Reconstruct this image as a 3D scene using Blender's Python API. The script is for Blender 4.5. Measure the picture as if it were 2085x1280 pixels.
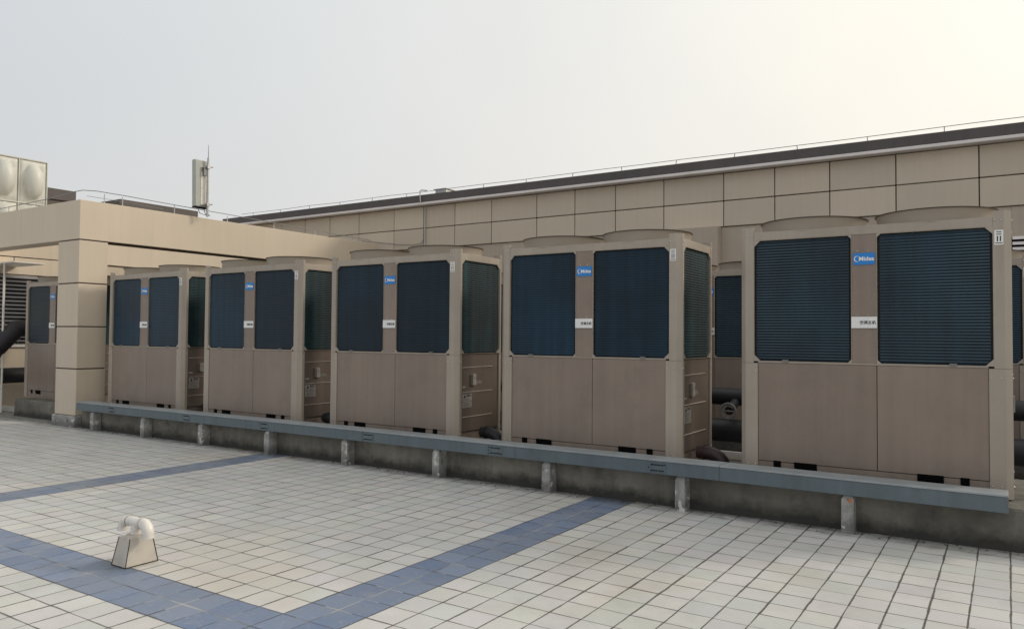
import bpy, bmesh, math, random
from mathutils import Vector, Matrix
random.seed(7)
S = bpy.context.scene
for o in list(bpy.data.objects): bpy.data.objects.remove(o)
COL = S.collection
R = math.radians

# ------------------------------------------------------------------ camera
cam = bpy.data.objects.new('camera', bpy.data.cameras.new('camera')); COL.objects.link(cam)
A = Vector((0.83902266, 0.54404431, 0.00753444)); B = Vector((0.00918866, -0.02801362, 0.99956531)); F = Vector((-0.54401889, 0.83858871, 0.0285031))
M = Matrix((A, B, -F)).transposed().to_4x4(); M.translation = (0, 0, 1.4826)
cam.matrix_world = M
cam.data.sensor_width = 36; cam.data.lens = 36 * 1558.78 / 2085; cam.data.clip_end = 2000; cam.data.clip_start = .05
S.camera = cam

# ------------------------------------------------------------------ sky and sun
SUN_AZ, SUN_EL = R(42), R(30)          # azimuth from +Y towards +X
sd = Vector((math.sin(SUN_AZ) * math.cos(SUN_EL), math.cos(SUN_AZ) * math.cos(SUN_EL), math.sin(SUN_EL)))
W = bpy.data.worlds.new('World'); S.world = W; W.use_nodes = True
nt = W.node_tree; nt.nodes.clear(); N = nt.nodes.new; L = nt.links.new
out = N('ShaderNodeOutputWorld'); bgd = N('ShaderNodeBackground'); L(bgd.outputs[0], out.inputs[0])
sky = N('ShaderNodeTexSky'); sky.sky_type = 'NISHITA'; sky.sun_disc = False; sky.sun_elevation = SUN_EL; sky.sun_rotation = SUN_AZ
sky.air_density = 1.0; sky.dust_density = 5
tc = N('ShaderNodeTexCoord')
dot = N('ShaderNodeVectorMath'); dot.operation = 'DOT_PRODUCT'; dot.inputs[1].default_value = sd
nrm = N('ShaderNodeVectorMath'); nrm.operation = 'NORMALIZE'
L(tc.outputs['Generated'], nrm.inputs[0]); L(nrm.outputs[0], dot.inputs[0])
noi = N('ShaderNodeTexNoise'); noi.inputs['Scale'].default_value = 2.2; noi.inputs['Detail'].default_value = 5
L(nrm.outputs[0], noi.inputs['Vector'])
ma = N('ShaderNodeMath'); ma.operation = 'MULTIPLY_ADD'; ma.inputs[1].default_value = .32; ma.inputs[2].default_value = -.16
L(noi.outputs[0], ma.inputs[0])
ad = N('ShaderNodeMath'); ad.operation = 'ADD'; L(dot.outputs['Value'], ad.inputs[0]); L(ma.outputs[0], ad.inputs[1])
mr = N('ShaderNodeMapRange'); mr.inputs['From Min'].default_value = -1; L(ad.outputs[0], mr.inputs['Value'])
ramp = N('ShaderNodeValToRGB'); L(mr.outputs[0], ramp.inputs[0])
cr = ramp.color_ramp
stops = [(0.0, (.62, .645, .67)), (.42, (.685, .72, .752)), (.57, (.78, .805, .81)), (.668, (.85, .855, .84)), (.785, (.94, .93, .875)), (.865, (1.05, 1.02, .92)), (1.0, (1.32, 1.24, 1.06))]
cr.elements[0].position = stops[0][0]; cr.elements[0].color = (*stops[0][1], 1)
cr.elements[1].position = 1.0; cr.elements[1].color = (*stops[-1][1], 1)
for p_, c_ in stops[1:-1]:
    e = cr.elements.new(p_); e.color = (*c_, 1)
mx = N('ShaderNodeMix'); mx.data_type = 'RGBA'; mx.inputs[0].default_value = .08
skm = N('ShaderNodeMix'); skm.data_type = 'RGBA'; skm.blend_type = 'MULTIPLY'; skm.inputs[0].default_value = 1
skm.inputs[7].default_value = (.10, .10, .10, 1); L(sky.outputs[0], skm.inputs[6])
# low haze near the horizon is a little rosier
se = N('ShaderNodeSeparateXYZ'); L(nrm.outputs[0], se.inputs[0])
he = N('ShaderNodeMapRange'); he.inputs['From Min'].default_value = .05; he.inputs['From Max'].default_value = .42; he.inputs['To Min'].default_value = 1; he.inputs['To Max'].default_value = 0; L(se.outputs[2], he.inputs['Value'])
hm = N('ShaderNodeMix'); hm.data_type = 'RGBA'; hm.blend_type = 'MULTIPLY'; hm.inputs[7].default_value = (1.03, .985, .945, 1); L(he.outputs[0], hm.inputs[0]); L(ramp.outputs[0], hm.inputs[6])
L(hm.outputs[2], mx.inputs[6]); L(skm.outputs[2], mx.inputs[7]); L(mx.outputs[2], bgd.inputs[0]); bgd.inputs[1].default_value = 1.0
sun = bpy.data.objects.new('sun', bpy.data.lights.new('sun', 'SUN')); COL.objects.link(sun)
sun.data.energy = 1.45; sun.data.angle = R(11); sun.data.color = (1, .90, .77)
sun.rotation_euler = (-sd).to_track_quat('-Z', 'Y').to_euler()
S.view_settings.view_transform = 'Standard'; S.view_settings.look = 'None'
S.view_settings.exposure = 0.0; S.view_settings.gamma = 1.0; S.view_settings.use_curve_mapping = False

# ------------------------------------------------------------------ materials
def mat(name, col, rough=.6, metal=0, var=.12, scale=3.0, streak=0, bump=0, bscale=60, spec=.5, dirt=None, dirt_amt=.0, dirt_scale=2.0, rvar=.12, foot_dark=0, chips=0, island=0, per=0):
    m = bpy.data.materials.new(name); m.use_nodes = True; t = m.node_tree; b = t.nodes['Principled BSDF']
    n = t.nodes.new; l = t.links.new
    b.inputs['Roughness'].default_value = rough; b.inputs['Metallic'].default_value = metal; b.inputs['Specular IOR Level'].default_value = spec
    tcn = n('ShaderNodeTexCoord'); src = tcn.outputs['Object']
    geo = n('ShaderNodeNewGeometry')
    oi = n('ShaderNodeObjectInfo')
    # world-space noise so copies differ
    no = n('ShaderNodeTexNoise'); no.inputs['Scale'].default_value = scale; no.inputs['Detail'].default_value = 6; no.inputs['Roughness'].default_value = .6
    l(geo.outputs['Position'], no.inputs['Vector'])
    rr = n('ShaderNodeMapRange'); rr.inputs['From Min'].default_value = .3; rr.inputs['From Max'].default_value = .7
    rr.inputs['To Min'].default_value = 1 - var; rr.inputs['To Max'].default_value = 1 + var; l(no.outputs[0], rr.inputs['Value'])
    val = rr.outputs[0]
    if streak:
        mp = n('ShaderNodeMapping'); mp.inputs['Scale'].default_value = (9, 9, .35); l(geo.outputs['Position'], mp.inputs[0])
        ns = n('ShaderNodeTexNoise'); ns.inputs['Scale'].default_value = 1.5; ns.inputs['Detail'].default_value = 5; l(mp.outputs[0], ns.inputs['Vector'])
        r2 = n('ShaderNodeMapRange'); r2.inputs['From Min'].default_value = .35; r2.inputs['From Max'].default_value = .7
        r2.inputs['To Min'].default_value = 1 + streak * .3; r2.inputs['To Max'].default_value = 1 - streak; l(ns.outputs[0], r2.inputs['Value'])
        mm = n('ShaderNodeMath'); mm.operation = 'MULTIPLY'; l(val, mm.inputs[0]); l(r2.outputs[0], mm.inputs[1]); val = mm.outputs[0]
    for amt, sock in ((island, geo.outputs['Random Per Island']), (per, oi.outputs['Random'])):
        if amt:
            ri = n('ShaderNodeMapRange'); ri.inputs['To Min'].default_value = 1 - amt; ri.inputs['To Max'].default_value = 1 + amt; l(sock, ri.inputs['Value'])
            mi_ = n('ShaderNodeMath'); mi_.operation = 'MULTIPLY'; l(val, mi_.inputs[0]); l(ri.outputs[0], mi_.inputs[1]); val = mi_.outputs[0]
    vm = n('ShaderNodeVectorMath'); vm.operation = 'SCALE'; vm.inputs[0].default_value = col; l(val, vm.inputs['Scale'])
    c = vm.outputs[0]
    if dirt:
        nd = n('ShaderNodeTexNoise'); nd.inputs['Scale'].default_value = dirt_scale; nd.inputs['Detail'].default_value = 8; nd.inputs['Roughness'].default_value = .7
        l(geo.outputs['Position'], nd.inputs['Vector'])
        r3 = n('ShaderNodeMapRange'); r3.inputs['From Min'].default_value = .52; r3.inputs['From Max'].default_value = .68; r3.inputs['To Max'].default_value = dirt_amt
        l(nd.outputs[0], r3.inputs['Value'])
        md = n('ShaderNodeMix'); md.data_type = 'RGBA'; md.inputs[7].default_value = (*dirt, 1); l(r3.outputs[0], md.inputs[0]); l(c, md.inputs[6]); c = md.outputs[2]
    if foot_dark:  # uneven darker band towards the bottom
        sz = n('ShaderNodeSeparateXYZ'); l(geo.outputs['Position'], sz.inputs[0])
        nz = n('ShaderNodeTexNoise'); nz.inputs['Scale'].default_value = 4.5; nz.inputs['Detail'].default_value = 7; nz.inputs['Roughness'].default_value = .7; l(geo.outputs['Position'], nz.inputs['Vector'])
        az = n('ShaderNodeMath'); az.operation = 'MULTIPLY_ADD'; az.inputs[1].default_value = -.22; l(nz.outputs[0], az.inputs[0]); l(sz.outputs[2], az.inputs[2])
        rz_ = n('ShaderNodeMapRange'); rz_.inputs['From Min'].default_value = -.07; rz_.inputs['From Max'].default_value = .03; rz_.inputs['To Min'].default_value = foot_dark; rz_.inputs['To Max'].default_value = 0; l(az.outputs[0], rz_.inputs['Value'])
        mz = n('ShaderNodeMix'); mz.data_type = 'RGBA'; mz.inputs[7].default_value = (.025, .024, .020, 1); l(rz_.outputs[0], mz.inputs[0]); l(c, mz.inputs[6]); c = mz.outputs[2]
    if chips:
        nc = n('ShaderNodeTexNoise'); nc.inputs['Scale'].default_value = 13; nc.inputs['Detail'].default_value = 4; l(geo.outputs['Position'], nc.inputs['Vector'])
        rc_ = n('ShaderNodeMapRange'); rc_.inputs['From Min'].default_value = .60; rc_.inputs['From Max'].default_value = .66; rc_.inputs['To Max'].default_value = chips; l(nc.outputs[0], rc_.inputs['Value'])
        mc = n('ShaderNodeMix'); mc.data_type = 'RGBA'; mc.inputs[7].default_value = (.62, .61, .58, 1); l(rc_.outputs[0], mc.inputs[0]); l(c, mc.inputs[6]); c = mc.outputs[2]
    l(c, b.inputs['Base Color'])
    r4 = n('ShaderNodeMapRange'); r4.inputs['To Min'].default_value = max(0, rough - rvar); r4.inputs['To Max'].default_value = min(1, rough + rvar); l(no.outputs[0], r4.inputs['Value']); l(r4.outputs[0], b.inputs['Roughness'])
    if bump:
        nb = n('ShaderNodeTexNoise'); nb.inputs['Scale'].default_value = bscale; nb.inputs['Detail'].default_value = 5; l(geo.outputs['Position'], nb.inputs['Vector'])
        bp = n('ShaderNodeBump'); bp.inputs['Strength'].default_value = bump; bp.inputs['Distance'].default_value = .01; l(nb.outputs[0], bp.inputs['Height']); l(bp.outputs[0], b.inputs['Normal'])
    return m

M_FRAME = mat('beige_frame_paint', (.365, .315, .262), .42, var=.08, scale=2.2, streak=.07, per=.04, bump=.03, bscale=30)
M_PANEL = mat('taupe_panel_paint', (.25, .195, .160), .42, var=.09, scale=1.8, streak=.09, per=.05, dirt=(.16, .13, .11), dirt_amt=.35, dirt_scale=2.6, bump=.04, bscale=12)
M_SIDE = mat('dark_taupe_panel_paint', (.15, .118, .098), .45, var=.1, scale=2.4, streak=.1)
M_SHROUD = mat('shroud_plastic', (.29, .245, .195), .5, var=.06)
M_LIP = mat('shroud_lip', (.03, .026, .022), .5)
M_COIL = mat('coil_fins', (.0040, .022, .041), .36, metal=.0, var=.5, scale=.7, streak=.35, spec=.28, per=.3)  # uneven tone and vertical streaks stand in for reflections
M_COILS = mat('side_coil_fins', (.011, .036, .044), .55, var=.5, scale=1.4, streak=.6, spec=.2)  # brighter teal and strong streaks paint a smeared reflection into the colour
M_COILGLINT = mat('coil_fin_glint', (.026, .050, .062), .4, metal=.0, var=.8, scale=1.1)  # paler than the fins: paints the light caught on their lips
M_SEAL = mat('black_seal', (.012, .013, .014), .6)
M_BLACK = mat('black_void', (.004, .004, .004), .9, spec=.05)
M_BLUE = mat('blue_plate', (.012, .21, .60), .3, var=.04)
M_WHITE = mat('white_plate', (.78, .78, .76), .4, var=.05)
M_INK = mat('black_ink', (.015, .015, .015), .6)
M_LABEL = mat('faded_label', (.36, .34, .31), .5, var=.15, scale=20)
M_GREYINK = mat('grey_ink', (.18, .17, .16), .6)
M_SCREW = mat('screw_metal', (.62, .60, .56), .3, metal=.8)
M_LEDGE = mat('ledge_highlight', (.62, .57, .50), .4, var=.1)  # pale tone paints the light caught by the folded lips
M_PIPE = mat('black_insulation', (.018, .017, .020), .55, var=.3, scale=6, bump=.3, bscale=25)
M_MAROON = mat('maroon_pipe', (.045, .022, .026), .5, var=.2)
M_TRAY = mat('grey_blue_tray', (.108, .142, .164), .42, var=.14, scale=2.5, streak=.12, bump=.05, bscale=8, dirt=(.09, .085, .08), dirt_amt=.5, dirt_scale=5)
M_TRAYLID = mat('tray_lid', (.30, .325, .34), .42, var=.14, scale=5)
M_CONC = mat('stained_concrete', (.17, .16, .135), .9, var=.4, scale=2.2, streak=.12, bump=.5, bscale=40, dirt=(.055, .052, .045), dirt_amt=.8, dirt_scale=1.7, foot_dark=.9)
M_POST = mat('support_concrete', (.34, .335, .32), .85, var=.35, scale=9, streak=.2, bump=.5, bscale=50, dirt=(.09, .09, .085), dirt_amt=.75, dirt_scale=7, foot_dark=.5, chips=.8)
M_WALL = mat('beige_wall_panel', (.59, .505, .40), .6, var=.05, scale=.6, streak=.03, island=.07, bump=.05, bscale=5)
M_WALL2 = mat('beige_wall_lower', (.46, .385, .31), .65, var=.06, scale=.9, streak=.04, bump=.05, bscale=5)
M_JOINT = mat('dark_joint', (.035, .022, .018), .8)
M_FASCIA = mat('dark_fascia', (.085, .072, .070), .5, var=.15, scale=1.5, streak=.1)
M_GUTTER = mat('pale_gutter', (.74, .69, .67), .45, var=.06)
M_STEEL = mat('galvanised_steel', (.42, .42, .42), .4, metal=.7, var=.15)
M_DKSTEEL = mat('weathered_rod', (.22, .22, .22), .5, metal=.4)
M_ANT = mat('antenna_plastic', (.40, .42, .39), .5, var=.05)
M_TANK = mat('tank_panel', (.60, .60, .55), .45, var=.05, scale=2, streak=.06)
M_PVC = mat('white_pvc', (.74, .70, .65), .35, var=.08, scale=14, dirt=(.5, .46, .38), dirt_amt=.4, dirt_scale=12)
M_VENT = mat('vent_tile', (.52, .48, .42), .55, var=.08, scale=8, dirt=(.3, .27, .22), dirt_amt=.5, dirt_scale=9)
M_ROOFDK = mat('roof_parapet_brown', (.12, .10, .085), .7, var=.2)
M_PLATFORM = mat('roof_platform', (.42, .40, .36), .8, var=.15)
M_LEAF = mat('dry_debris', (.07, .055, .035), .9, var=.4, scale=30)

def ground_mat(name, blue):
    m = bpy.data.materials.new(name); m.use_nodes = True; t = m.node_tree; b = t.nodes['Principled BSDF']; n = t.nodes.new; l = t.links.new
    def math_(op, a, c=None, d=None):
        q = n('ShaderNodeMath'); q.operation = op
        for i, v in enumerate((a, c, d)):
            if v is None: continue
            if isinstance(v, (int, float)): q.inputs[i].default_value = v
            else: l(v, q.inputs[i])
        return q.outputs[0]
    def noise(vec, sc, det=4, rg=.6):
        q = n('ShaderNodeTexNoise'); q.inputs['Scale'].default_value = sc; q.inputs['Detail'].default_value = det; q.inputs['Roughness'].default_value = rg; l(vec, q.inputs['Vector']); return q.outputs[0]
    def rng(v, a, c, d, e):
        q = n('ShaderNodeMapRange'); q.inputs['From Min'].default_value = a; q.inputs['From Max'].default_value = c; q.inputs['To Min'].default_value = d; q.inputs['To Max'].default_value = e; l(v, q.inputs['Value']); return q.outputs[0]
    def mix(f, a, c, bt='MIX'):
        q = n('ShaderNodeMix'); q.data_type = 'RGBA'; q.blend_type = bt
        for i, v in ((0, f), (6, a), (7, c)):
            if isinstance(v, (int, float)): q.inputs[i].default_value = v
            elif isinstance(v, tuple): q.inputs[i].default_value = (*v, 1)
            else: l(v, q.inputs[i])
        return q.outputs[2]
    uv = n('ShaderNodeUVMap'); uv.uv_map = 'tiles'; geo = n('ShaderNodeNewGeometry'); pos = geo.outputs['Position']
    sx = n('ShaderNodeSeparateXYZ'); l(uv.outputs[0], sx.inputs[0]); u, v = sx.outputs[0], sx.outputs[1]
    wob = rng(noise(pos, 5, 3), .3, .7, -.011, .011)
    u2 = math_('ADD', u, wob); v2 = math_('ADD', v, wob)
    du = math_('MULTIPLY', math_('PINGPONG', u2, .5), .19); dv = math_('MULTIPLY', math_('PINGPONG', v2, .5), .205)
    fu = math_('FLOOR', u2); fv = math_('FLOOR', v2); ru = math_('ROUND', u2); rv = math_('ROUND', v2)
    def white(a, c):
        cb = n('ShaderNodeCombineXYZ'); l(a, cb.inputs[0]); l(c, cb.inputs[1]) if not isinstance(c, (int, float)) else None
        cb.inputs[2].default_value = 3.0 if blue else 0.0
        q = n('ShaderNodeTexWhiteNoise'); q.noise_dimensions = '3D'; l(cb.outputs[0], q.inputs['Vector']); return q
    cell = white(fu, fv); lu = white(ru, fv).outputs['Value']; lv = white(fu, rv).outputs['Value']
    # each joint has a width and darkness of its own
    jn = rng(noise(pos, 3.0, 5, .7), .3, .7, .35, 1.25)
    wu = math_('MULTIPLY', math_('MULTIPLY_ADD', lu, .0045, .0050), jn); wv = math_('MULTIPLY', math_('MULTIPLY_ADD', lv, .0045, .0042), jn)
    def mask(d, w):
        q = n('ShaderNodeMapRange'); q.interpolation_type = 'SMOOTHSTEP'; l(d, q.inputs['Value']); l(math_('MULTIPLY', w, .5), q.inputs['From Min']); l(math_('MULTIPLY', w, 1.25), q.inputs['From Max'])
        q.inputs['To Min'].default_value = 1; q.inputs['To Max'].default_value = 0; return q.outputs[0]
    mu = mask(du, wu); mv = mask(dv, wv)
    if blue:
        base = mix(cell.outputs['Value'], (.115, .175, .305), (.21, .265, .39))
        base = mix(rng(noise(pos, 1.1, 6, .7), .35, .7, 0, .85), base, (.225, .245, .285))
        base = mix(rng(noise(pos, 30, 5, .7), .55, .75, 0, .55), base, (.36, .39, .45))
        base = mix(rng(noise(pos, 3.4, 7, .75), .56, .75, 0, .55), base, (.36, .34, .33))
    else:
        base = mix(cell.outputs['Value'], (.575, .57, .555), (.635, .63, .615))
        tint = mix(.12, base, cell.outputs['Color'], 'SOFT_LIGHT')
        base = mix(.55, base, tint)
        base = mix(rng(noise(pos, .55, 3), .52, .72, 0, .8), base, (.56, .50, .42))
        base = mix(rng(noise(pos, 1.7, 8, .72), .42, .68, 0, .40), base, (.42, .405, .375))
        base = mix(rng(noise(pos, 14, 8, .75), .62, .80, 0, .5), base, (.20, .19, .17))
        base = mix(rng(noise(pos, 70, 4, .7), .35, .75, 0, .18), base, (.33, .33, .31))
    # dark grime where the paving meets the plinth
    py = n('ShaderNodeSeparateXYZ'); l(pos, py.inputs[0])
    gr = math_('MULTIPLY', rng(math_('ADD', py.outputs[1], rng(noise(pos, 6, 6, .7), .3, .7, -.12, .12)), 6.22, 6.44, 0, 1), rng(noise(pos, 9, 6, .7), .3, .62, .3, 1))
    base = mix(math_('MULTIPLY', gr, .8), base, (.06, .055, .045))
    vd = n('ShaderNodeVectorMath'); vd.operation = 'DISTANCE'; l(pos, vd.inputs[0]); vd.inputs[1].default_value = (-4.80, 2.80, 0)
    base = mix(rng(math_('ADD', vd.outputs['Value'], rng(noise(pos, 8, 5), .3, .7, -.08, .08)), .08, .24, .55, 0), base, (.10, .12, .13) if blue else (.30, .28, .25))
    base = mix(rng(noise(pos, .9, 9, .78), .53, .60, 0, .16), base, (.30, .29, .27))
    jd = mix(noise(pos, 7, 3), (.018, .017, .016), (.10, .09, .075))
    jw = mix(noise(pos, 7, 3), (.022, .021, .02), (.19, .175, .155))
    if blue:
        jd = mix(noise(pos, 4, 4), (.02, .022, .03), (.10, .11, .13))
        # middle seam of each strip carries pale grout
        ctr = math_('LESS_THAN', math_('ABSOLUTE', math_('SUBTRACT', ru, 1)), .5)
        jd = mix(math_('MULTIPLY', ctr, rng(noise(pos, 2.2, 4), .42, .6, 0, .9)), jd, (.42, .42, .40))
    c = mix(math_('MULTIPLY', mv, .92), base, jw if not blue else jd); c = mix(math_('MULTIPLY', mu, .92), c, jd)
    l(c, b.inputs['Base Color'])
    l(math_('ADD', rng(noise(pos, 2.5, 5), .3, .7, .32 if blue else .38, .6 if blue else .62), math_('MULTIPLY', mu, .2)), b.inputs['Roughness'])
    b.inputs['Specular IOR Level'].default_value = .5
    h = math_('ADD', math_('MULTIPLY', math_('MAXIMUM', mu, mv), -1), math_('MULTIPLY', noise(pos, 90, 4), .12))
    h = math_('ADD', h, math_('MULTIPLY', cell.outputs['Value'], .35))
    bp = n('ShaderNodeBump'); bp.inputs['Strength'].default_value = .5; bp.inputs['Distance'].default_value = .003; l(h, bp.inputs['Height']); l(bp.outputs[0], b.inputs['Normal'])
    return m
M_TILE = ground_mat('pale_paving', False); M_BTILE = ground_mat('blue_paving', True)

# ------------------------------------------------------------------ helpers
def new(): return bmesh.new()
def obj(name, bm, m, parent=None, loc=(0, 0, 0), smooth=False, bevel=0):
    bmesh.ops.recalc_face_normals(bm, faces=bm.faces)
    if bevel:
        es = [e for e in bm.edges if len(e.link_faces) == 2 and e.calc_face_angle(0) > .6]
        bmesh.ops.bevel(bm, geom=es, offset=bevel, segments=1, affect='EDGES', clamp_overlap=True)
    me = bpy.data.meshes.new(name); bm.to_mesh(me); bm.free()
    for k in (m if isinstance(m, (list, tuple)) else [m]): me.materials.append(k)
    if smooth:
        for p in me.polygons: p.use_smooth = True
        me.set_sharp_from_angle(angle=R(35)) if hasattr(me, 'set_sharp_from_angle') else None
    o = bpy.data.objects.new(name, me); COL.objects.link(o); o.location = loc
    if parent: o.parent = parent
    return o
def tag(o, label=None, cat=None, group=None, kind=None):
    if label: o['label'] = label
    if cat: o['category'] = cat
    if group: o['group'] = group
    if kind: o['kind'] = kind
    return o
def thing(name, label, cat, loc=(0, 0, 0), rz=0, group=None):
    o = bpy.data.objects.new(name, None); COL.objects.link(o); o.location = loc; o.rotation_euler = (0, 0, rz); o.empty_display_size = .2
    return tag(o, label, cat, group)
def box(bm, x0, x1, y0, y1, z0, z1, mi=0):
    vs = [bm.verts.new((x, y, z)) for x in (x0, x1) for y in (y0, y1) for z in (z0, z1)]
    for f in ((0, 1, 3, 2), (4, 6, 7, 5), (0, 4, 5, 1), (2, 3, 7, 6), (0, 2, 6, 4), (1, 5, 7, 3)):
        q = bm.faces.new([vs[i] for i in f]); q.material_index = mi
    return vs
def prism(bm, pts, fn, t0, t1, mi=0):
    """extrude 2-D polygon pts between t0 and t1; fn(a, b, t) -> xyz"""
    a = [bm.verts.new(fn(p[0], p[1], t0)) for p in pts]; b = [bm.verts.new(fn(p[0], p[1], t1)) for p in pts]; n = len(pts)
    fs = [bm.faces.new(a), bm.faces.new(b[::-1])] + [bm.faces.new((a[i], a[(i + 1) % n], b[(i + 1) % n], b[i])) for i in range(n)]
    for f in fs: f.material_index = mi
XY = lambda a, b, t: (a, b, t)
XZ = lambda a, b, t: (a, t, b)
YZ = lambda a, b, t: (t, a, b)
def tube(bm, pts, r, n=10, caps=True, mi=0):
    pts = [Vector(p) for p in pts]; rings = []; up = None
    rs = r if isinstance(r, (list, tuple)) else [r] * len(pts)
    for i, p in enumerate(pts):
        d = ((pts[min(i + 1, len(pts) - 1)] - p).normalized() + (p - pts[max(i - 1, 0)]).normalized()).normalized()
        if up is None: up = Vector((0, 0, 1)) if abs(d.z) < .9 else Vector((1, 0, 0))
        s = d.cross(up).normalized(); up = s.cross(d).normalized()
        rings.append([bm.verts.new(p + (s * math.cos(2 * math.pi * k / n) + up * math.sin(2 * math.pi * k / n)) * rs[i]) for k in range(n)])
    for a, b in zip(rings, rings[1:]):
        for k in range(n):
            f = bm.faces.new((a[k], a[(k + 1) % n], b[(k + 1) % n], b[k])); f.material_index = mi
    if caps:
        bm.faces.new(rings[0]).material_index = mi; bm.faces.new(rings[-1][::-1]).material_index = mi
def lathe(bm, prof, c, n=48, mi=0):
    rings = [[bm.verts.new((c[0] + r * math.cos(2 * math.pi * k / n), c[1] + r * math.sin(2 * math.pi * k / n), z)) for k in range(n)] for r, z in prof]
    for a, b in zip(rings, rings[1:]):
        for k in range(n):
            f = bm.faces.new((a[k], a[(k + 1) % n], b[(k + 1) % n], b[k])); f.material_index = mi
def copy_tree(o, parent=None):
    c = o.copy(); COL.objects.link(c); c.parent = parent
    for ch in list(o.children): copy_tree(ch, c)
    return c
def text_mesh(name, body, size, m, parent, loc, rot, bold=0, extrude=.0015, sx=1.0):
    cu = bpy.data.curves.new(name, 'FONT'); cu.body = body; cu.size = size; cu.extrude = extrude; cu.offset = bold; cu.align_x = 'CENTER'; cu.align_y = 'CENTER'
    o = bpy.data.objects.new(name, cu); COL.objects.link(o)
    bpy.context.view_layer.update()
    me = bpy.data.meshes.new_from_object(o.evaluated_get(bpy.context.evaluated_depsgraph_get())); bpy.data.objects.remove(o)
    me.materials.clear(); me.materials.append(m); me.name = name
    o = bpy.data.objects.new(name, me); COL.objects.link(o); o.parent = parent; o.location = loc; o.rotation_euler = rot; o.scale = (sx, 1, 1)
    return o

# ------------------------------------------------------------------ paving: one sheet, light fields and blue strips
YU = 6.729; XR = .0245; PITCH = 2.5196; PF = 6.46           # unit fronts, last unit's right side, spacing, plinth front
TX, TY, SW = .1897, .2045, .405
bm = new(); uvl = bm.loops.layers.uv.new('tiles')
xs = []
for k in range(-1, 2):
    xr = -2.85 + k * 4.58; xs.append((xr - SW, xr, True)); xs.append((xr, xr + 4.58 - SW, False))
for k in range(16):
    xs.append((-7.835 - 4.1734 * (k + 1), -7.835 - 4.1734 * k, False)); xs.append((5.905 + 4.1734 * k, 5.905 + 4.1734 * (k + 1), False))
ys = []
ys = [(2.38, 2.798, True), (2.798, 2.798 + 6.135, False), (2.38 - 6.135, 2.38, False)]
for k in range(9):
    ys.append((8.933 + 6.135 * k, 8.933 + 6.135 * (k + 1), False)); ys.append((-3.755 - 6.135 * (k + 1), -3.755 - 6.135 * k, False))
for x0, x1, bx in xs:
    for y0, y1, by in ys:
        vs = [bm.verts.new(p) for p in ((x0, y0, 0), (x1, y0, 0), (x1, y1, 0), (x0, y1, 0))]
        f = bm.faces.new(vs); f.material_index = 1 if (bx or by) else 0
        nu = 2 if bx else 22; nv = 2 if by else 30
        if by and not bx:                     # long strip: keep the pale seam along its length
            uvs = [(0, 0), (0, nu), (nv, nu), (nv, 0)]
            uvs = [(0, 0), (0, 22), (2, 22), (2, 0)]
        else: uvs = [(0, 0), (nu, 0), (nu, nv), (0, nv)]
        off = 0 if (bx or by) else 50 * (xs.index((x0, x1, bx)))
        for lp, q in zip(f.loops, uvs): lp[uvl].uv = (q[0] + off, q[1])
bmesh.ops.remove_doubles(bm, verts=bm.verts, dist=1e-4)
g = obj('ground', bm, [M_TILE, M_BTILE]); tag(g, kind='structure')

# ------------------------------------------------------------------ concrete plinths
def plinth(x0, x1, y0, y1, z, label):
    bm = new(); nx = max(2, int((x1 - x0) / .25))
    def e(i): return x0 + (x1 - x0) * i / nx
    prof = []
    for i in range(nx + 1):
        x = e(i); j = random.uniform(-.006, .006); k = random.uniform(-.006, .004)
        prof.append([(x, y0 - .012 + j, -.02), (x, y0 + j, .05), (x, y0 + k, z - .015), (x, y0 + .015 + k, z), (x, y1, z), (x, y1, -.02)])
    rows = [[bm.verts.new(p) for p in pr] for pr in prof]
    for a, b in zip(rows, rows[1:]):
        for q in range(6): bm.faces.new((a[q], a[(q + 1) % 6], b[(q + 1) % 6], b[q]))
    bm.faces.new(rows[0]); bm.faces.new(rows[-1][::-1])
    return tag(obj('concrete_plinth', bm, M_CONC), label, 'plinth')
plinth(-12.22, 4.2, PF, 7.85, .30, 'long stained concrete plinth under the front row of chillers, behind the cable tray')
plinth(-14.95, -13.02, 6.70, 8.2, .30, 'short weathered concrete plinth under the chiller left of the pillar')
plinth(-12.0, 4.6, 9.45, 10.9, .25, 'concrete plinth under the rear chillers near the building wall')

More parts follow.
